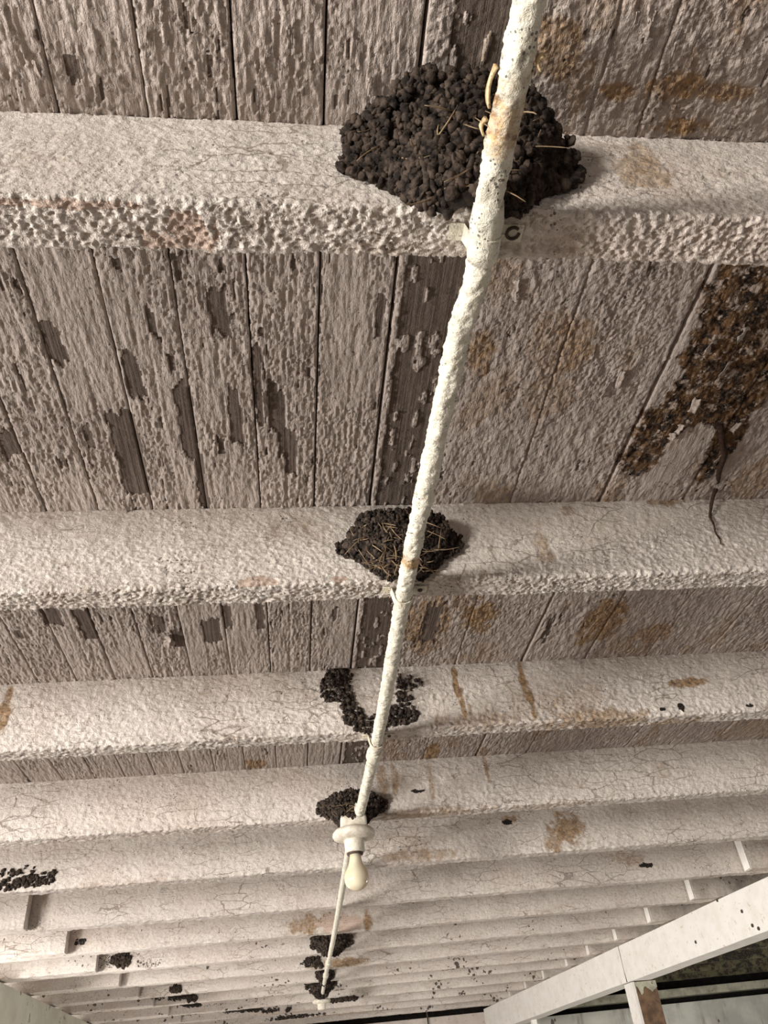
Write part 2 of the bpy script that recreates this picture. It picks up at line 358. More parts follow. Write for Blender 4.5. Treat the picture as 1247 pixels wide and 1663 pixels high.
# ------------------------------------------------------------------ ceiling of boards
ceiling = link('ceiling', bm_mesh('ceiling_backing', box_bm(-2.3, 5.2, -1.0, Y_END+.4, HC+CAMZ+.022, HC+CAMZ+.05)), MAT_DARK, smooth=False)
ceiling['kind'] = 'structure'
SE = [-.972, -.885, -.797, -.711, -.625, -.5395, -.460, -.379, -.299, -.2145, -.129, -.0425, .0445, .136, .227, .379, .536, .690, .843, .997, 1.139, 1.28]
while SE[0] > -2.2: SE.insert(0, SE[0]-.086)
while SE[-1] < 5.0: SE.append(SE[-1]+.152)
def stations(a, b, fa, fb):
    """row positions from a to b with the step growing from fa to fb"""
    o = [a]
    while o[-1] < b:
        t = (o[-1]-a)/(b-a); o.append(o[-1] + fa+(fb-fa)*t)
    o[-1] = b; return o
def board(k, x0, x1):
    near = -.63 < x1 and x0 < 1.0
    mid = -.95 < x1 and x0 < 1.6
    far4 = -1.1 < x1 and x0 < 1.8
    ys = [-1.0, -.5, 0.0, .19]
    ys += stations(.20, .392, .0016, .0018) if near else [.3, .385]
    ys += [.41] + (stations(.50, 1.02, .0017, .0031) if near else [.7, 1.02])
    ys += [1.05, 1.2] + (stations(1.28, 1.62, .0034, .0046) if mid else [1.45, 1.61])
    ys += [1.7, 1.9] + (stations(2.0, 2.22, .006, .007) if far4 else [2.1])
    ys += list(np.arange(2.5, Y_END+.4, .5)) + [Y_END+.3]
    ys = np.array(ys)
    gl = .0006 + .0008*((k*37) % 5)/4
    if abs(x0-.136) < .001: gl = .0030
    if abs(x0-.536) < .001: gl = .0048
    if abs(x0-.690) < .001 : gl = .0030
    xa, xb = x0+gl, x1-.0007
    st = .0019 if near else (.0030 if mid else .02)
    nx = max(3, int((xb-xa)/st)+1)
    core = np.linspace(xa, xb, nx)
    X, Yq = np.meshgrid(core, ys)
    sd = 100+k*13
    wide = x0 > .13
    bare = abs(x0-.136) < .001
    off = (vn(np.array([k*3.7]), np.array([.5]), 5)[0]-.5)*.0016
    H = np.zeros_like(X)+off
    lo = fbm(X/.09+k*9, Yq/.22, sd, 2)
    if wide:
        a = fbm(X/.0105, Yq/.024, sd+1, 4, .55); b = fbm(X/.020+3, Yq/.034, sd+2, 3)
        H += .0021*(np.mod(a*5.5, 1)**1.3-.4)*(.45+.9*lo) + .0020*(np.mod(b*4, 1)-.4)*(.35+.9*lo) + .0050*(fbm(X/.015, Yq/.022, sd+3, 4, .6)-.5)
    else:
        a = fbm(X/.0066, Yq/.052, sd+1, 4, .55); b = fbm(X/.012+3, Yq/.075, sd+2, 3)
        rg = sst(.30, .62, lo)
        H += .0020*(np.mod(a*5.5, 1)**1.4-.4)*(.45+.9*rg) + .0017*(np.mod(b*4.2, 1)-.4)*(.40+.8*rg) + .0026*(fbm(X/.006, Yq/.06, sd+3, 3)-.5)
    # ragged coordinates make the chips blocky along the grain
    jx = (np.floor(vn(X/.006, Yq/.018, sd+5)*5)/5-.5)*.018; jy = (np.floor(vn(X/.005, Yq/.05, sd+6)*6)/6-.5)*.052
    peel = np.zeros_like(X)
    for p in PEEL:
        if p[1] < xa-.02 or p[0] > xb+.02: continue
        q = 1.3 if wide else .32; xx = X+jx*q; yy = Yq+jy*(.42 if not wide else .8)
        peel = np.maximum(peel, ((xx > p[0]) & (xx < p[1]) & (yy > p[2]) & (yy < p[3])).astype(float))
    pn = fbm(X/.006, Yq/.045, sd+8, 3)
    if bare:
        keep = ((fbm(X/.010, Yq/.035, sd+9, 3) > .66) | ((X-x0 < .013+jx*.3) & (Yq > .5))).astype(float)
        keep = np.maximum(keep, ((Yq < .42) & (X < .164+jx*.4)).astype(float))
        peel = np.maximum(peel, 1-keep)
    elif not wide:
        peel = np.maximum(peel, ((pn > .80) & (lo > .45)).astype(float))
    else:
        peel = np.maximum(peel, ((fbm(X/.008, Yq/.026, sd+8, 3) > .83)).astype(float)*.9)
    wob = (fbm(X/.02, Yq/.03, sd+11, 4, .6)-.5)*2.6
    stain = ell(X, Yq, ST_BOARD, wob); rot = ell(X, Yq, ROT, wob*.4); smo = ell(X, Yq, SMOOTH, wob*.15)
    if bare: stain = np.maximum(stain, sst(.195, .222, X)*.8)
    if x0 > .2: stain = np.maximum(stain, sst(.50, .72, fbm(X/.07, Yq/.11, 900, 4))*.55)
    H = H*(1-.85*smo)*(1-.75*peel) - .0016*peel
    H += rot*.0075*(fbm(X/.016, Yq/.020, sd+14, 4, .6)-.45) + rot*.003*(np.mod(fbm(X/.02, Yq/.025, sd+15, 3)*4, 1)-.5)
    if wide and not bare and abs(x0-.227) < .002:      # an open crack along this board
        cr = .322+.004*(vn(Yq/.05, Yq*0, 77)-.5)
        H -= .003*np.exp(-((X-cr)/.0014)**2)*(Yq < .40)
    if not wide:                                       # the beaded groove down the middle of the narrow boards
        m = (x0+x1)/2
        H -= .0012*np.exp(-((X-m)/.0016)**2)*(vn(Yq/.3, Yq*0+k, 31) > .35)
    # rounded arrises
    e = np.minimum(X-xa, xb-X)
    H -= .0015*np.exp(-(e/.0013)**2)
    Z = HC+CAMZ - H
    V = np.stack([X, Yq, Z], -1)
    # side walls of the board
    L = V[:, :1].copy(); L[..., 2] = HC+CAMZ+.020; Rr = V[:, -1:].copy(); Rr[..., 2] = HC+CAMZ+.020
    V = np.concatenate([L, V, Rr], 1); nr, nc = V.shape[:2]
    wear = np.stack([peel, stain, np.zeros_like(peel), rot], -1)
    wear = np.concatenate([wear[:, :1], wear, wear[:, -1:]], 1)
    me = raw_mesh('ceiling_board', V.reshape(-1, 3), grid_quads(nr, nc, flip=True), {'wear': wear.reshape(-1, 4)})
    return link('ceiling_board', me, MAT_BOARD, ceiling)
for k in range(len(SE)-1): board(k, SE[k], SE[k+1])

# loose flakes of paint curling down off the boards
for px_, py_, wpx, lpx in ((1050, 45, 20, 44), (1062, 24, 14, 24), (1093, 80, 9, 34), (985, 632, 26, 30), (1006, 614, 18, 34), (1166, 742, 16, 20), (1192, 692, 14, 20), (1128, 655, 22, 26),
        (1102, 694, 18, 16), (1205, 540, 26, 28), (1032, 28, 14, 26), (272, 1040, 22, 22), (252, 1006, 20, 18), (1150, 560, 30, 26), (1176, 596, 24, 34), (1090, 706, 20, 14), (912, 262, 12, 12), (836, 470, 16, 40),
        (205, 820, 14, 22), (430, 650, 12, 36), (130, 300, 12, 26), (468, 60, 12, 40), (240, 60, 12, 46), (430, 100, 10, 40), (600, 140, 10, 40), (60, 110, 14, 40)):
    c = on_z(px_, py_, HC); wx = .62*abs(on_z(px_+wpx, py_, HC)[0]-c[0]); ly = .8* abs(on_z(px_, py_+lpx, HC)[1]-c[1])
    if c[1] > .36 and c[1] < .42: continue
    up = rng.uniform(.18, .42)*min(wx, .016); sg = rng.choice((-1, 1)); ed = rng.uniform(.35, 1.15, (6, 2)); jg = rng.uniform(-.16, .16, (6, 5)); kx = rng.uniform(-.10, .10, (6, 5)); top_ = []; bot_ = []
    bm = bmesh.new()
    for i in range(6):
        t = i/5-.5; ra = []; rb = []
        for k in range(5):
            v = k/4; xx = (v-.5)*wx*ed[i, int(v > .5)]+kx[i, k]*wx; yy = (t+jg[i, k]*.6)*ly; z = .0012+up*v**2+.0008*math.sin(i*2.1+k)
            ra.append(bm.verts.new((sg*xx, yy, -z))); rb.append(bm.verts.new((sg*xx, yy, -z+.0008)))
        top_.append(ra); bot_.append(rb)
    for G_, fl in ((top_, False), (bot_, True)):
        for i in range(5):
            for k in range(4):
                f = [G_[i][k], G_[i][k+1], G_[i+1][k+1], G_[i+1][k]]; bm.faces.new(f[::-1] if fl else f)
    rim = [(i, 0) for i in range(6)] + [(5, k) for k in range(1, 5)] + [(i, 4) for i in range(4, -1, -1)] + [(0, k) for k in range(3, 0, -1)]
    for a, b in zip(rim, rim[1:]+rim[:1]): bm.faces.new((top_[a[0]][a[1]], top_[b[0]][b[1]], bot_[b[0]][b[1]], bot_[a[0]][a[1]]))
    o = link('paint_flake', bm_mesh('paint_flake', bm), MAT_FLAKE, ceiling); o.location = (c[0], c[1], HC+CAMZ-.0015); o.rotation_euler[2] = rng.uniform(-.25, .25)

# ------------------------------------------------------------------ joists
ST_J = {0: [(1040, 270, 45, 45, .75), (985, 255, 26, 20, .5), (700, 220, 90, 14, .25)],
 1: [(880, 890, 16, 26, .6), (950, 860, 40, 30, .3), (920, 830, 12, 10, .7), (690, 935, 50, 12, .5), (1080, 815, 30, 8, .8)],
 2: [(740, 1110, 5, 34, 1.1), (752, 1145, 5, 24, 1.0), (762, 1150, 4, 22, .8), (850, 1110, 6, 40, 1.1), (862, 1135, 5, 40, 1.0), (900, 1140, 110, 42, .42), (920, 1150, 50, 24, .6), (980, 1165, 90, 18, .8), (1120, 1108, 34, 8, 1.0), (780, 1170, 100, 14, .6), (6, 1160, 10, 40, 1.0), (640, 1130, 60, 30, .35), (1110, 1175, 60, 12, .8)],
 3: [(622, 1270, 9, 34, .8), (640, 1265, 7, 30, .8), (700, 1270, 5, 40, .7), (790, 1250, 4, 30, .8), (900, 1310, 80, 10, .5), (700, 1320, 90, 10, .7), (1075, 1250, 14, 16, .5)],
 4: [(920, 1345, 30, 28, .95), (900, 1365, 18, 26, .8), (680, 1390, 70, 12, .7), (640, 1370, 60, 20, .4), (830, 1330, 14, 8, .9)],
 5: [(1020, 1395, 26, 16, .6), (575, 1440, 50, 10, .4)],
 6: [(500, 1502, 34, 18, .85), (478, 1508, 14, 14, .8), (560, 1500, 40, 16, .55), (596, 1498, 9, 20, 1.0)],
 7: [(620, 1540, 40, 8, .4)], 8: [(555, 1564, 34, 9, .95), (515, 1568, 18, 9, .8), (590, 1560, 16, 8, .7)], 9: [(560, 1585, 40, 5, .3)],
 10: [(590, 1610, 34, 6, .8), (560, 1618, 30, 5, .6)], 11: [(560, 1628, 44, 6, .8), (520, 1632, 50, 5, .5)], 12: [(600, 1640, 60, 5, .6), (460, 1645, 90, 5, .5)], 13: [(560, 1648, 90, 4, .6)]}
PE_J = {0: [(258, 342, 60, 9), (300, 335, 40, 6), (110, 322, 110, 1.6)], 1: [(418, 944, 34, 8), (550, 940, 12, 5)], 2: [], 3: [], 4: [], 6: [(555, 1500, 36, 14), (535, 1490, 12, 8)]}
DI_J = {0: [(700, 215, 60, 12, .40), (940, 290, 50, 40, .32)], 1: [(620, 960, 30, 10, .5), (780, 905, 60, 40, .3)], 2: [(560, 1120, 60, 60, .30), (650, 1120, 40, 40, .40), (1105, 1147, 8, 8, .8), (1075, 1152, 7, 4, .8), (1215, 1145, 8, 4, .7)],
 3: [(680, 1285, 10, 4, .8)], 4: [(650, 1370, 60, 12, .4), (590, 1345, 50, 14, .4), (825, 1335, 10, 5, .8), (40, 1425, 60, 24, .3)], 5: [(70, 1500, 30, 12, .4), (110, 1485, 60, 16, .3), (1050, 1405, 12, 5, .8), (20, 1490, 40, 20, .35)],
 6: [(130, 1530, 12, 7, .7), (540, 1490, 40, 12, .4)], 7: [(240, 1565, 26, 8, .5), (170, 1560, 22, 14, .5)], 8: [(506, 1562, 16, 10, .7), (300, 1580, 20, 6, .4)], 9: [(285, 1605, 12, 7, .8)], 10: [(290, 1620, 26, 7, .7), (260, 1622, 10, 6, .6)],
 11: [(310, 1632, 20, 6, .8), (350, 1632, 40, 3, .5), (560, 1640, 40, 4, .6)], 12: [(400, 1640, 40, 5, .7), (300, 1646, 40, 5, .6), (440, 1641, 20, 5, .7)], 13: [(480, 1651, 60, 4, .7), (330, 1655, 40, 4, .6)]}
JSTEP = [.0015, .0019, .0026, .0034, .0045, .0055, .0065, .0075, .009] + [.011]*6
def joist_geom(j, X0, X1, Yf, dense, wear_on=True, moss=False):
    st = JSTEP[j]
    lo, hi = dense
    xs = []
    x = X0
    while x < X1:
        xs.append(x); x += st*1.15 if lo < x < hi else min(.06, max(st*4, .02))
        if xs[-1] < lo < x: x = lo+1e-4
    xs.append(X1); xs = np.array(xs)
    r = .004; prof = []           # y, z, ny, nz, u (0 at top of front face)
    n1 = int((D-r)/st)+1
    for i in range(n1+1): prof.append((Yf, HC-(D-r)*i/n1, -1, 0))
    for a in (30, 60): t = math.radians(a); prof.append((Yf+r-r*math.cos(t), HB+r-r*math.sin(t), -math.cos(t), -math.sin(t)))
    n2 = max(3, int((T-2*r)/st)+1)
    for i in range(n2+1): prof.append((Yf+r+(T-2*r)*i/n2, HB, 0, -1))
    for a in (60, 30): t = math.radians(a); prof.append((Yf+T-r+r*math.cos(t), HB+r-r*math.sin(t), math.cos(t), -math.sin(t)))
    for z in (HB+r, HB+.03, HB+.09, HC): prof.append((Yf+T, z, 1, 0))
    P = np.array(prof)
    arc = np.concatenate([[0], np.cumsum(np.hypot(np.diff(P[:, 0]), np.diff(P[:, 1])))])
    X, U = np.meshgrid(xs, arc, indexing='ij')
    under = np.repeat((P[:, 3] < -.5)[None], len(xs), 0); bot = sst(D-.02, D+.004, U)
    sd = 500+j*17+int(X0*31)
    amp = .28+.62*sst(.02, .11, U) + .75*bot
    big = max(1.0, st/.0019)
    lum = fbm(X/.14, U/.06, sd+4, 2)
    h = (.0023*(1-np.abs(2*vn(X/(.0048*big)+.6*U/.006, U/(.0042*big), sd)-1)-.5) + .0014*(vn(X/(.0027*big), U/(.0027*big)+X/.02, sd+1)-.5))*amp
    h += .0022*bot*(fbm(X/.010+U/.013, U/.008-X/.02, sd+6, 3)-.5)
    cr = fbm(X/.045, U/.011, sd+2, 4); h += .0011*(np.mod(cr*5, 1)**2-.3)*(.35+sst(.4, .7, lum))
    h += .0030*(fbm(X/.05, U/.05, sd+3, 3)-.5)
    V = np.stack([X, P[None, :, 0]+P[None, :, 2]*h, P[None, :, 1]+P[None, :, 3]*h+CAMZ], -1)
    V[..., 2] += .0040*(fbm(X/.25, X*0+j, sd+8, 3)-.5)*sst(.0, .1, U)
    # z on the face plane, and wear
    Zq = np.repeat(P[None, :, 1], len(xs), 0)-(P[None, :, 3] < -.5)*(P[None, :, 0]-Yf)*.3
    wob = (fbm(X/.018, U/.022, sd+9, 4, .6)-.5)*2.4
    z0 = np.zeros_like(X); stain = z0; peel = z0; dirt = z0
    if wear_on:
        stain = ell(X, Zq, [blob(*b, y=Yf) for b in ST_J.get(j, [])], wob)
        stain = np.maximum(stain, sst(.56, .78, fbm(X/.16, U/.05, sd+30, 4))*.38)
        pe = ell(X, Zq, [blob(*b, 1, y=Yf) for b in PE_J.get(j, [])], wob*.8); peel = (pe > .4).astype(float)
        dirt = ell(X, Zq, [blob(*b, y=Yf) for b in DI_J.get(j, [])], wob)
    V[..., 1] += .0010*peel*(P[None, :, 2] < -.5); V[..., 2] += .0010*peel*(P[None, :, 3] < -.5)
    wear = np.stack([peel, stain, dirt, z0], -1)
    nr, nc = V.shape[:2]
    Vf = V.reshape(-1, 3); Wf = wear.reshape(-1, 4)
    me_v = [Vf]; q = grid_quads(nr, nc)
    # end caps: fan strips front to back
    return Vf, q, Wf, nr, nc
def make_joist(name, j, X0, X1, Yf, dense, label, wear_on=True, mat=None):
    Vf, q, Wf, nr, nc = joist_geom(j, X0, X1, Yf, dense, wear_on)
    idx = np.arange(nr*nc).reshape(nr, nc)
    nfront = int((nc-4)*.5)
    me = raw_mesh(name, Vf, q, {'wear': Wf})
    bm = bmesh.new(); bm.from_mesh(me); bm.verts.ensure_lookup_table()
    for row, rev in ((idx[0], False), (idx[-1], True)):
        vs = [bm.verts[int(i)] for i in row]
        try: bm.faces.new(vs if rev else vs[::-1])
        except ValueError: pass
    bmesh.ops.recalc_face_normals(bm, faces=bm.faces[:])
    bm.to_mesh(me); bm.free()
    o = link(name, me, mat or MAT_JOIST)
    for p in list(me.polygons)[-2:]: p.use_smooth = False
    return tag(o, label, 'joist', 'main ceiling joists' if name == 'ceiling_joist' else None)
J_LABEL = ['thick crusted white joist bearing the biggest mud nest and the pipe strap with a ring',
 'white joist bearing the straw-tufted mud nest, a dark root dangling over its right part',
 'white joist with the broken C-shaped nest remains and rust streaks running down its face',
 'white joist with the mud nest directly above the bare bulb lampholder',
 'white joist just behind the bare bulb, black mud crumbs at its left end',
 'white joist next beyond the bulb, first to show a lapped end at both sides',
 'white joist with a tan patch of peeled paint behind the thin pipe',
 'white joist bearing the upper of the two far mud nests beside the thin pipe',
 'white joist with an orange stain and a scrap of nest at its left edge',
 'white joist between the orange-stained joist and the joist above the end lampholder',
 'white joist with the small nest over the lampholder at the far end of the pipe',
 'white joist just past the far lampholder with a dark slab of mud under it',
 'fly-specked white joist third from the end wall',
 'fly-specked white joist second from the end wall',
 'white joist next to the end wall with the dark gap behind it']
DENSE = [(-.60, .85), (-.78, 1.10), (-.95, 1.4), (-1.1, 1.7), (-1.05, 1.75), (-1.0, 1.95), (-1.0, 1.9), (-1.0, 1.85), (-1.0, 1.85), (-1.0, 1.85)] + [(-1.0, 1.85)]*5
for j, y in enumerate(JY):
    make_joist('ceiling_joist', j, -1.45, 2.25, y, DENSE[j], J_LABEL[j])
ORD = ['nearest', 'second', 'third', 'fourth', 'fifth', 'sixth', 'seventh', 'eighth', 'ninth', 'tenth']
for n, j in enumerate(range(5, 13)):
    xl = -.985+.0105*(j-5)*2
    o = make_joist('lapped_joist', j, -2.15, xl, JY[j]-T-.009, (xl-.45, xl+.1), '%s short joist from the left wall, its sawn end lapped on a main joist' % ORD[n], False)
    o['group'] = 'joist ends lapped over the left wall'
for n, j in enumerate(range(5, 14)):
    xr = 1.867-.015*(j-5)
    o = make_joist('lapped_joist', j, xr, 5.0, JY[j]-T-.009, (xr-.1, xr+.5), '%s joist end lapped above the white beam at the right bay, its end coloured white as if lit' % ORD[n], False, MAT_JOIST_DAMP)
    o['group'] = 'joist ends lapped over the white beam'
    e = link('lit_end_plate', bm_mesh('lit_end_plate', box_bm(xr-.0045, xr-.0015, JY[j]-T-.010, JY[j]-.010, HB+CAMZ+.002, HC+CAMZ-.004), .001), MAT_BEAM, o, False)  # white plate puts the light from the left into the end's colour
    e['label'] = 'white end plate, coloured as if lit from the left'

# ------------------------------------------------------------------ walls, floor
o = link('floor', bm_mesh('floor', box_bm(-9, 9, -9, 12, -.1, 0)), MAT_GROUND, smooth=False); o['kind'] = 'structure'
o = link('gap_backing', bm_mesh('gap_dark_backing', box_bm(X_WALL-.3, 5.2, Y_END+.16, Y_END+.19, 0, HC+CAMZ+.02)), MAT_DARK, smooth=False); o['kind'] = 'structure'  # dark sheet added behind the end wall to keep sky out of the gap
def slab(name, x0, x1, y0, y1, z0, z1, mat, nz=60, kind='structure'):
    o = link(name, bm_mesh(name, box_bm(x0, x1, y0, y1, z0, z1), .004), mat, smooth=False)
    if kind: o['kind'] = kind
    return o
slab('wall_left', X_WALL-.20, X_WALL, 4.2, Y_END+.2, 0, HB+CAMZ-.008, MAT_WALL)
slab('wall_back', X_WALL-.20, 2.05, Y_END, Y_END+.15, 0, HB+CAMZ-.022, MAT_PLASTER)
slab('wall_back', 2.05, 5.2, Y_END, Y_END+.15, 0, .545+CAMZ, MAT_END)
slab('trim_1', 2.02, 5.2, Y_END-.05, Y_END+.10, .592+CAMZ, .655+CAMZ, MAT_RAIL)

# main beam under the right-hand laps
def beam_x(y): return 1.672+(8.012-y)*.074
bm = bmesh.new(); ys = np.linspace(1.2, 8.12, 60); rows = []
for i, y in enumerate(ys):
    x = beam_x(y); e = lambda k: .004*(fbm(np.array([y*3.0]), np.array([k*7.3]), 61, 3)[0]-.5)
    rows.append([bm.verts.new((x+dx+e(k), y, z+CAMZ+e(k+9))) for k, (dx, z) in enumerate(((0, HB-.007), (0, .52), (.003, .459), (.12, .457), (.123, HB-.007)))])
for a, b in zip(rows[:-1], rows[1:]):
    for k in range(5): bm.faces.new((a[k], a[(k+1) % 5], b[(k+1) % 5], b[k]))
bm.faces.new(rows[0]); bm.faces.new(rows[-1][::-1])
beam = link('support_beam', bm_mesh('support_beam', bm), MAT_BEAM, smooth=False)
tag(beam, 'long white painted beam running under the joists at the lower right', 'beam')
bm = box_bm(0, .012, -.0015, .0015, .46+CAMZ, HB+CAMZ-.004); y = 5.05
o = link('joint_line', bm_mesh('joint_line', bm), MAT_METAL, beam, False); o.location = (beam_x(y)-.001, y, 0)

for px_, py_ in ((1232, 1508), (1222, 1503), (1165, 1462), (1130, 1530), (1205, 1480)):
    d = ray(px_, py_); y = 4.5
    for _ in range(20): y = (beam_x(y)/d[0])*d[1]
    p = d*(y/d[1]); q = lathe('nail_head', [(0, .004), (.007, .003), (.008, 0), (0, 0)], 10); q.transform(Matrix.Rotation(-math.pi/2, 4, 'Y'))
    o = link('nail_head', q, MAT_METAL, beam); o.location = (p[0]-.001, p[1], p[2]+CAMZ)

post = thing('wooden_post', 'brown bare timber post with one white side, under the white beam', 'post', (1.930, 5.0, 0))
o = link('post_shaft', bm_mesh('post_shaft', box_bm(-.012, .112, 0, .13, 0, .455+CAMZ), .004), MAT_POST, post, False)
o = link('lit_side_strip', bm_mesh('lit_side_strip', box_bm(-.030, -.013, .0, .13, 0, .4545+CAMZ), .002), MAT_BEAM, post, False)  # white strip puts the light on the post's left face into colour
o['label'] = 'white strip for the lit left side of the post'
# limewash run down the head of the post
V = []; zz = [.452, .43, .41]
bm = bmesh.new(); xs = np.linspace(-.012, .112, 22)
top = [bm.verts.new((x, -.003, .452+CAMZ)) for x in xs]
bo = [bm.verts.new((x, -.003, CAMZ+.385+.055*vn(np.array([x*90]), np.array([.3]), 3)[0])) for x in xs]
for k in range(len(xs)-1): bm.faces.new((top[k], top[k+1], bo[k+1], bo[k]))
r = bmesh.ops.extrude_face_region(bm, geom=bm.faces[:])
for v in r['geom']:
    if isinstance(v, bmesh.types.BMVert): v.co.y += .004
o = link('limewash_run', bm_mesh('limewash_run', bm), MAT_RAIL, post, False)
stud = link('thin_stud', bm_mesh('thin_stud', box_bm(1.80, 1.838, 7.0, 7.05, 0, .456+CAMZ), .003), MAT_BEAM, None, False)
tag(stud, 'thin pale stud standing under the far end of the white beam', 'post')
nail = link('long_nail', tube('long_nail', [(1.16, Y_END-.03, CAMZ+.57), (1.158, Y_END-.028, CAMZ+.66), (1.157, Y_END-.027, CAMZ+.71)], [.006, .007, .009], 8), MAT_METAL)
tag(nail, 'black nail crossing the dark gap over the end wall', 'nail')

# ------------------------------------------------------------------ conduit
PX = .181; PZ = HB-.0168; R0 = .0125
def pipe_x(y): return PX + .003*math.sin(y*5) + (.005 if .36 < y < .50 else 0)*math.sin((y-.36)/.14*math.pi)
pipe = thing('conduit_pipe', 'white crusted conduit pipe running under the near joists to the bulb', 'pipe', (0, 0, CAMZ))
def seg(name, y0, y1, step, rad, mat, rough, seed, par, bend=None, n=26):
    ys = np.arange(y0, y1+step*.5, step)
    pts = [(pipe_x(y), y, PZ + (bend(y) if bend else 0)) for y in ys]
    return link(name, tube(name, pts, rad, n, rough, seed), mat, par)
endb = lambda y: .030*max(0, (y-2.10)/.06)**2
seg('pipe_run', .05, 1.0, .0017, R0, MAT_PIPE, .0026, 1, pipe)
seg('pipe_run', 1.0, 2.165, .0032, R0, MAT_PIPE, .0024, 5, pipe, endb, 20)
def collar(y, rad, ln, par, mat=MAT_PIPE):
    ys = np.linspace(y-ln/2, y+ln/2, 7)
    rr = [rad*.93, rad, rad*1.05, rad*.98, rad*1.05, rad, rad*.93]
    return link('coupling', tube('coupling', [(pipe_x(t), t, PZ) for t in ys], rr, 20, .0008, 8), mat, par)
collar(1.70, .0165, .05, pipe); collar(.395, .0150, .06, pipe)
def strap(y, par, ring=False):
    t = np.linspace(-math.pi*.98, -math.pi*.02, 14); pts = []
    x = pipe_x(y); bm = bmesh.new()
    path = [(-.032, HB-.0008), (-.018, HB-.0008)] + [(R0*1.14*math.cos(a), PZ+R0*1.14*math.sin(a)) for a in t] + [(.018, HB-.0008), (.040, HB-.0008)]
    prev = None
    for px_, pz_ in path:
        c = [bm.verts.new((x+px_, y+dy, pz_)) for dy in (-.009, .009)] + [bm.verts.new((x+px_, y+dy, pz_-.0018)) for dy in (.009, -.009)]
        if prev:
            for k in range(4): bm.faces.new((prev[k], prev[(k+1) % 4], c[(k+1) % 4], c[k]))
        prev = c
    s = link('pipe_strap', bm_mesh('pipe_strap', bm), MAT_PIPE, par, False)
    if ring:
        a = np.linspace(0, 1.75*math.pi, 16)
        link('wire_hook', tube('wire_hook', [(x+.030+.006*math.cos(q), y-.001+.006*math.sin(q), HB-.004) for q in a], .0016, 8), MAT_METAL, s)
    else:
        link('screw', lathe_at('screw', x+.029, y, HB-.0035), MAT_METAL, s)
def lathe_at(name, x, y, z):
    me = lathe(name, [(0, -.0022), (.003, -.0018), (.0042, 0), (.0042, .001), (0, .001)], 12)
    me.transform(Matrix.Translation((x, y, z))); return me
strap(.405, pipe, True); strap(1.036, pipe); strap(1.632, pipe)
# curled flakes of paint hanging off the pipe by the big nest
for (y, a, ln) in ((.268, .25, .030), (.300, .35, .012), (.245, -.6, .010)):
    bm = bmesh.new(); rows = []
    for i in range(7):
        t = i/6; row = []
        for k in range(4):
            s = k/3-.5
            row.append(bm.verts.new((pipe_x(y)-(R0+.004)*math.copysign(1, a)-.003*math.sin(t*3), y+ln*(t-.5), PZ+a*.01+s*.008+.002*math.sin(t*5+k))))
        rows.append(row)
    for p_, q_ in zip(rows[:-1], rows[1:]):
        for k in range(3): bm.faces.new((p_[k], p_[k+1], q_[k+1], q_[k]))
    r = bmesh.ops.extrude_face_region(bm, geom=bm.faces[:])
    for v in r['geom']:
        if isinstance(v, bmesh.types.BMVert): v.co.x += .0025
    link('paint_flake', bm_mesh('paint_flake', bm), MAT_PIPE_RUST, pipe)
# far run
R1 = .0112
pipe2 = thing('conduit_pipe', 'thin white conduit pipe running from the bulb lampholder to the far lampholder', 'pipe', (0, 0, CAMZ))
pts = [(pipe_x(2.2)-.012, y, PZ-.012) for y in np.arange(2.255, 6.0, .02)]
def far_pipe(y0, y1):
    ys = np.arange(y0, y1, .015)
    return link('pipe_run', tube('pipe_run', [(.169+.002*math.sin(y*2.1), y, PZ) for y in ys], R1, 14, .0012, 12), MAT_PIPE, pipe2)
far_pipe(2.26, 4.62); far_pipe(4.62, 5.86)
for y in (4.62, 5.05):
    link('coupling', tube('coupling', [(.169+.002*math.sin(y*2.1), y+d, PZ) for d in (-.05, -.03, 0, .03, .05)], [.014, .0165, .015, .0165, .014], 14), MAT_PIPE, pipe2)

# ------------------------------------------------------------------ lampholders
def lampholder(x, y, z, label, bulb, name='lampholder'):
    t = thing(name, label, 'lamp', (x, y, z+CAMZ))
    link('mounting_base', lathe('mounting_base', [(0, .018), (.030, .020), (.050, .016), (.0575, .008), (.0585, .001), (.055, -.006), (.040, -.010), (.028, -.012), (0, -.012)], 40), MAT_FIX, t)
    link('socket', lathe('socket', [(0, -.010), (.029, -.011), (.0275, -.020), (.0262, -.036), (.0270, -.041), (.0245, -.044), (0, -.044)], 32), MAT_FIX, t)
    link('conduit_box', bm_mesh('conduit_box', box_bm(-.036, .036, -.030, .030, .016, .050), .008), MAT_FIX, t)
    if bulb:
        link('bulb_neck_ring', lathe('bulb_neck_ring', [(.0, -.043), (.0215, -.043), (.022, -.046), (.0215, -.049), (0, -.049)], 28), MAT_METAL, t)
        pr = [(0, -.046), (.0150, -.046), (.0158, -.058), (.0185, -.070), (.0235, -.081), (.0300, -.092), (.0328, -.103), (.0322, -.114), (.0283, -.125), (.0200, -.1315), (.0110, -.1360), (0, -.1375)]
        link('bulb', lathe('bulb', pr, 36), MAT_BULB, t)
    return t
lampholder(.164, 2.20, .598, 'round white lampholder with a cream bare bulb hanging under it', True)
lampholder(.162, 5.93, .598, 'small white lampholder without a bulb at the far end of the pipe', False)

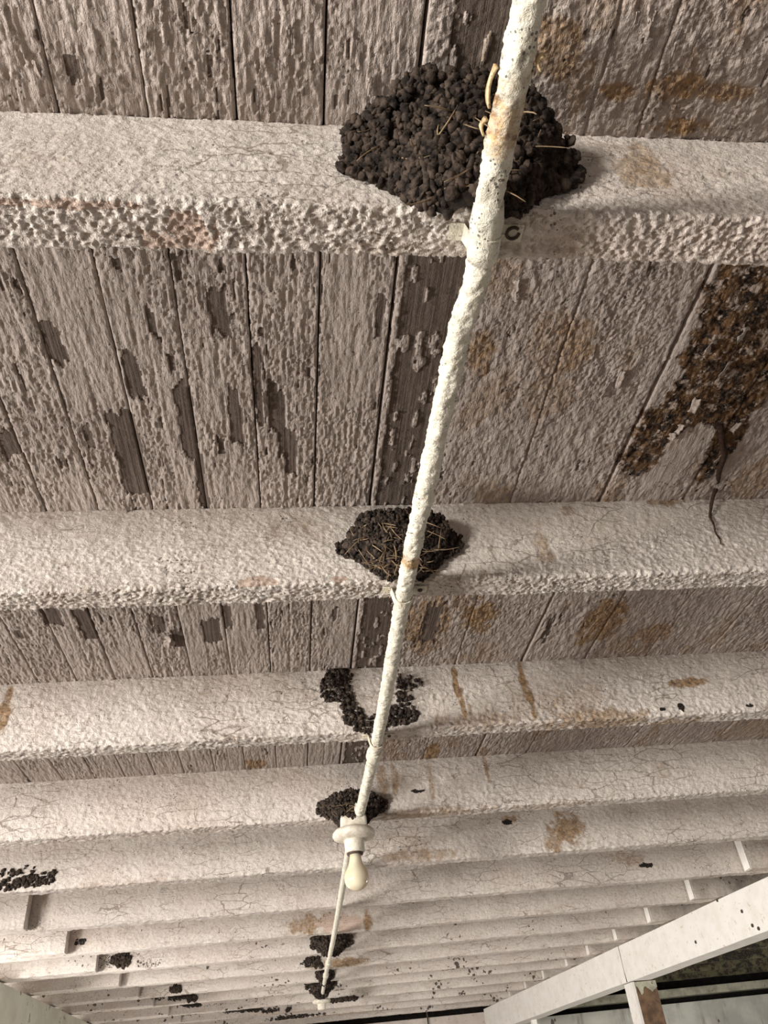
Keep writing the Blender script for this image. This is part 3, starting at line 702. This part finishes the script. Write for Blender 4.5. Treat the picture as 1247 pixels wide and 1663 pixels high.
# ------------------------------------------------------------------ mud nests
ICO = bmesh.new(); bmesh.ops.create_icosphere(ICO, subdivisions=1, radius=1.0)
ICO_V = np.array([v.co[:] for v in ICO.verts]); ICO_F = np.array([[v.index for v in f.verts] for f in ICO.faces]); ICO.free()
ICO2 = bmesh.new(); bmesh.ops.create_icosphere(ICO2, subdivisions=2, radius=1.0)
ICO2_V = np.array([v.co[:] for v in ICO2.verts]); ICO2_F = np.array([[v.index for v in f.verts] for f in ICO2.faces]); ICO2.free()
def pellets(name, pts, size, parent, mat=MAT_MUD, flat=None, fine=False):
    IV, IF = (ICO2_V, ICO2_F) if fine else (ICO_V, ICO_F)
    Vs = []; Fs = []
    for i, p in enumerate(pts):
        s = size*rng.uniform(.5, 1.35)*rng.uniform(.6, 1.45, 3)
        q = rng.normal(size=(3, 3)); q, _ = np.linalg.qr(q)
        v = (IV*(1+rng.uniform(-.28, .28, (len(IV), 1)))*s)@q.T
        if flat: v[:, 1] *= flat
        Vs.append(v+p); Fs.append(IF+i*len(IV))
    me = raw_mesh(name, np.concatenate(Vs), np.concatenate(Fs))
    o = link(name, me, mat, parent); return o
def straw(parent, p, d, ln, r=.0007, mat=MAT_STRAW):
    d = np.array(d, float); d /= np.linalg.norm(d); b = rng.normal(size=3)*.22
    pts = [np.array(p)+d*ln*t+b*ln*t*(1-t) for t in np.linspace(0, 1, 5)]
    link('straw', tube('straw', pts, [r, r, r, r*.8, r*.4], 4), mat, parent)
def nest(j, xc, zbot, zrim, wl, wr, depth, label, pel, nst, wing=0., seed=1, fine=False, cut=1.0):
    Yf = JY[j]-.0020
    t = thing('mud_nest', label, 'nest', (xc, Yf, zrim+CAMZ), 'mud nests on the joists')
    nt, nf = 26, 40
    tt = np.linspace(0, 1, nt); ph = np.linspace(0, math.pi, nf)
    def surf(tv, pv, k=1.0):
        wdt = np.where(np.cos(pv) < 0, wl, wr)*(.22+.78*np.power(tv, .75))*k
        dep = depth*(.18+.82*np.power(tv, .70))*k
        lump = 1+.14*(fbm(pv*2.2+seed, tv*3+seed, 40+seed, 3)-.5)*2
        x = wdt*np.cos(pv)*lump; y = -dep*np.clip(np.sin(pv), 0, 1)**(1.0+.25*wing)*lump
        z = (zbot-zrim)*(1-tv) - .034*np.abs(np.cos(pv))**2.2*wing*tv**1.5 + .010*(vn(pv*3+seed, tv*0, 50+seed)-.5)*tv
        return x, y, z
    TT, PP = np.meshgrid(tt, ph, indexing='ij')
    x, y, z = surf(TT, PP, .95)
    V = np.stack([x, y, z], -1)
    # cup lip and hollow
    rows = [V]
    for k, dz in ((.88, .003), (.74, -.004), (.5, -.022), (.2, -.034), (.02, -.036)):
        rx, ry, rz = surf(np.ones(nf), ph, .95)
        rows.append(np.stack([rx*k, ry*k, rz+dz], -1)[None])
    V = np.concatenate(rows, 0)
    link('nest_cup', raw_mesh('nest_cup', V.reshape(-1, 3), grid_quads(V.shape[0], nf)), MAT_MUD_BODY, t)
    area_ = math.pi*(wl+wr)/2*.75*(zrim-zbot)*1.25
    n = int(area_/(pel*pel)*1.75)
    tv = rng.uniform(0, 1.0, n)**.62; pv = rng.uniform(0, math.pi, n)
    x, y, z = surf(tv, pv, 1.0)
    pts = np.stack([x, y, z], -1)
    if wing:                                     # smears of mud on the joist at both sides
        m = int(n*.16)
        sx = np.concatenate([-wl*rng.uniform(.55, 1.05, m//2), wr*rng.uniform(.55, 1.05, m-m//2)])
        e = 1-np.abs(sx)/np.where(sx < 0, wl, wr)
        sz = -(zrim-zbot)*(.32+rng.uniform(-.1, .5, m)*np.clip(e+.25, 0, 1)*1.2)
        pts = np.concatenate([pts, np.stack([sx, -.002-rng.uniform(0, .006, m), sz], -1)])
    o = pellets('mud_pellets', pts, pel*.62, t, fine=fine); o['kind'] = 'stuff'
    for k in range(nst):
        tv, pv = rng.uniform(.05, .85), rng.uniform(.25*math.pi, .85*math.pi)
        x, y, z = [float(v) for v in surf(np.array([tv]), np.array([pv]), 1.04)]
        straw(t, (x, y, z), (rng.normal(), -abs(rng.normal())*.35, rng.normal()*.7-.25), rng.uniform(.012, .045), rng.uniform(.0005, .0009)*(1+JY[j]*.3))
    return t
nest(0, .178, .632, .752, .116, .112, .078, 'biggest mud nest, built of round pellets on the nearest joist', .0064, 26, 1.0, 1, True)
nest(1, .180, .646, .748, .098, .096, .060, 'mud nest tufted with loose straw on the second joist from the camera', .0056, 90, .7, 2)
nest(3, .163, .616, .702, .092, .094, .072, 'dark mud nest on the joist directly over the bare bulb', .0062, 14, .5, 3)
nest(7, .176, .628, .725, .100, .105, .085, 'upper of the two far mud nests, behind the thin pipe', .011, 0, .3, 4)
nest(10, .160, .600, .735, .098, .094, .090, 'lowest mud nest in the row, right above the far bulbless lampholder', .012, 0, .3, 5)
nest(9, .170, .622, .70, .050, .055, .060, 'tiny mud nest tip between the two far nests', .011, 0, .2, 6)

def scatter(polys, j, n, thick):
    """points on the face of joist j inside blobs given by centre and radius"""
    pts = []
    for (px_, py_, rx, ry, wt) in polys:
        c = on_y(px_, py_, JY[j]); ex = abs(on_y(px_+rx, py_, JY[j])[0]-c[0]); ez = abs(on_y(px_, py_+ry, JY[j])[2]-c[2])
        for _ in range(int(n*wt)):
            a = rng.uniform(0, 2*math.pi); r = math.sqrt(rng.uniform())
            pts.append((c[0]+ex*r*math.cos(a), JY[j]-.001-rng.uniform(0, thick)*(1-r*.7), max(HB-.004, c[2]+ez*r*math.sin(a))))
    return np.array(pts)
def mud_patch(j, polys, n, size, thick, name, label, cat='mud', nst=0):
    P = scatter(polys, j, n, thick); c = P.mean(0)
    o = pellets(name, P-c, size, None, flat=.8); o.location = (c[0], c[1], c[2]+CAMZ)
    tag(o, label, cat)
    if 'crumbs' in name: o['kind'] = 'stuff'
    return o
mud_patch(2, [(543, 1118, 25, 24, 1.0), (550, 1098, 22, 12, .5), (562, 1140, 12, 22, .5), (575, 1165, 18, 14, .5), (602, 1182, 28, 9, .6), (648, 1162, 32, 17, 1.0), (618, 1172, 26, 10, .4), (650, 1118, 8, 24, .25), (668, 1112, 18, 12, .15), (655, 1135, 14, 12, .15)],
          150, .0042, .012, 'nest_remains', 'broken C-shaped ring of dark mud left by a fallen nest', 'nest')
mud_patch(4, [(14, 1436, 24, 10, .9), (46, 1432, 24, 10, .9), (72, 1428, 16, 12, .6), (86, 1419, 8, 5, .15), (10, 1420, 20, 8, .25), (40, 1414, 30, 8, .12)], 62, .0058, .005, 'mud_crumbs', 'scatter of black mud crumbs strewn along the left end of a joist')
mud_patch(7, [(200, 1558, 12, 12, 1.0), (190, 1560, 10, 10, .4)], 70, .010, .012, 'mud_lump', 'square black mud lump beside a lapped joist end at the lower left')
mud_patch(8, [(508, 1559, 11, 5, .7), (516, 1566, 6, 8, .5)], 50, .009, .008, 'mud_scrap', 'scrap of dark nest mud on the orange-stained joist')
mud_patch(11, [(558, 1640, 24, 3, 1.0)], 90, .012, .02, 'mud_slab', 'long dark slab of mud past the far lampholder')
mud_patch(9, [(285, 1606, 9, 5, 1.0)], 40, .010, .01, 'mud_lump', 'small black mud lump on a far joist, above another at lower left')
mud_patch(10, [(312, 1621, 9, 5, 1.0)], 40, .010, .01, 'mud_lump', 'black mud lump on the far joist of the end lampholder, at lower left')
mud_patch(12, [(418, 1640, 6, 4, .7), (398, 1640, 9, 3, .7), (470, 1640, 5, 3, .4)], 30, .010, .01, 'mud_crumbs', 'row of black mud crumbs on the third joist from the end wall')

# ------------------------------------------------------------------ root dangling at the right
A = on_z(1168, 690, HC); B = on_z(1176, 735, HC-.012); Cc = on_y(1163, 790, JY[1]-.03); Dd = on_y(1152, 832, JY[1]-.008); E_ = on_y(1160, 858, JY[1]-.006); F_ = on_y(1171, 884, JY[1]-.005)
key = np.array([W(A), W(B), W(Cc), W(Dd), W(E_), W(F_)])
s = np.linspace(0, 5, 60); pts = np.stack([np.interp(s, range(6), key[:, k]) for k in range(3)], 1)
pts[:, 0] += .0012*np.sin(s*7)
root = link('dangling_root', tube('dangling_root', pts, np.interp(s, [0, 1.5, 3, 5], [.0055, .0045, .0024, .0009]), 8, .0008, 9), MAT_ROOT)
tag(root, 'thin dark root dangling from the rotten boards over the second joist', 'root')
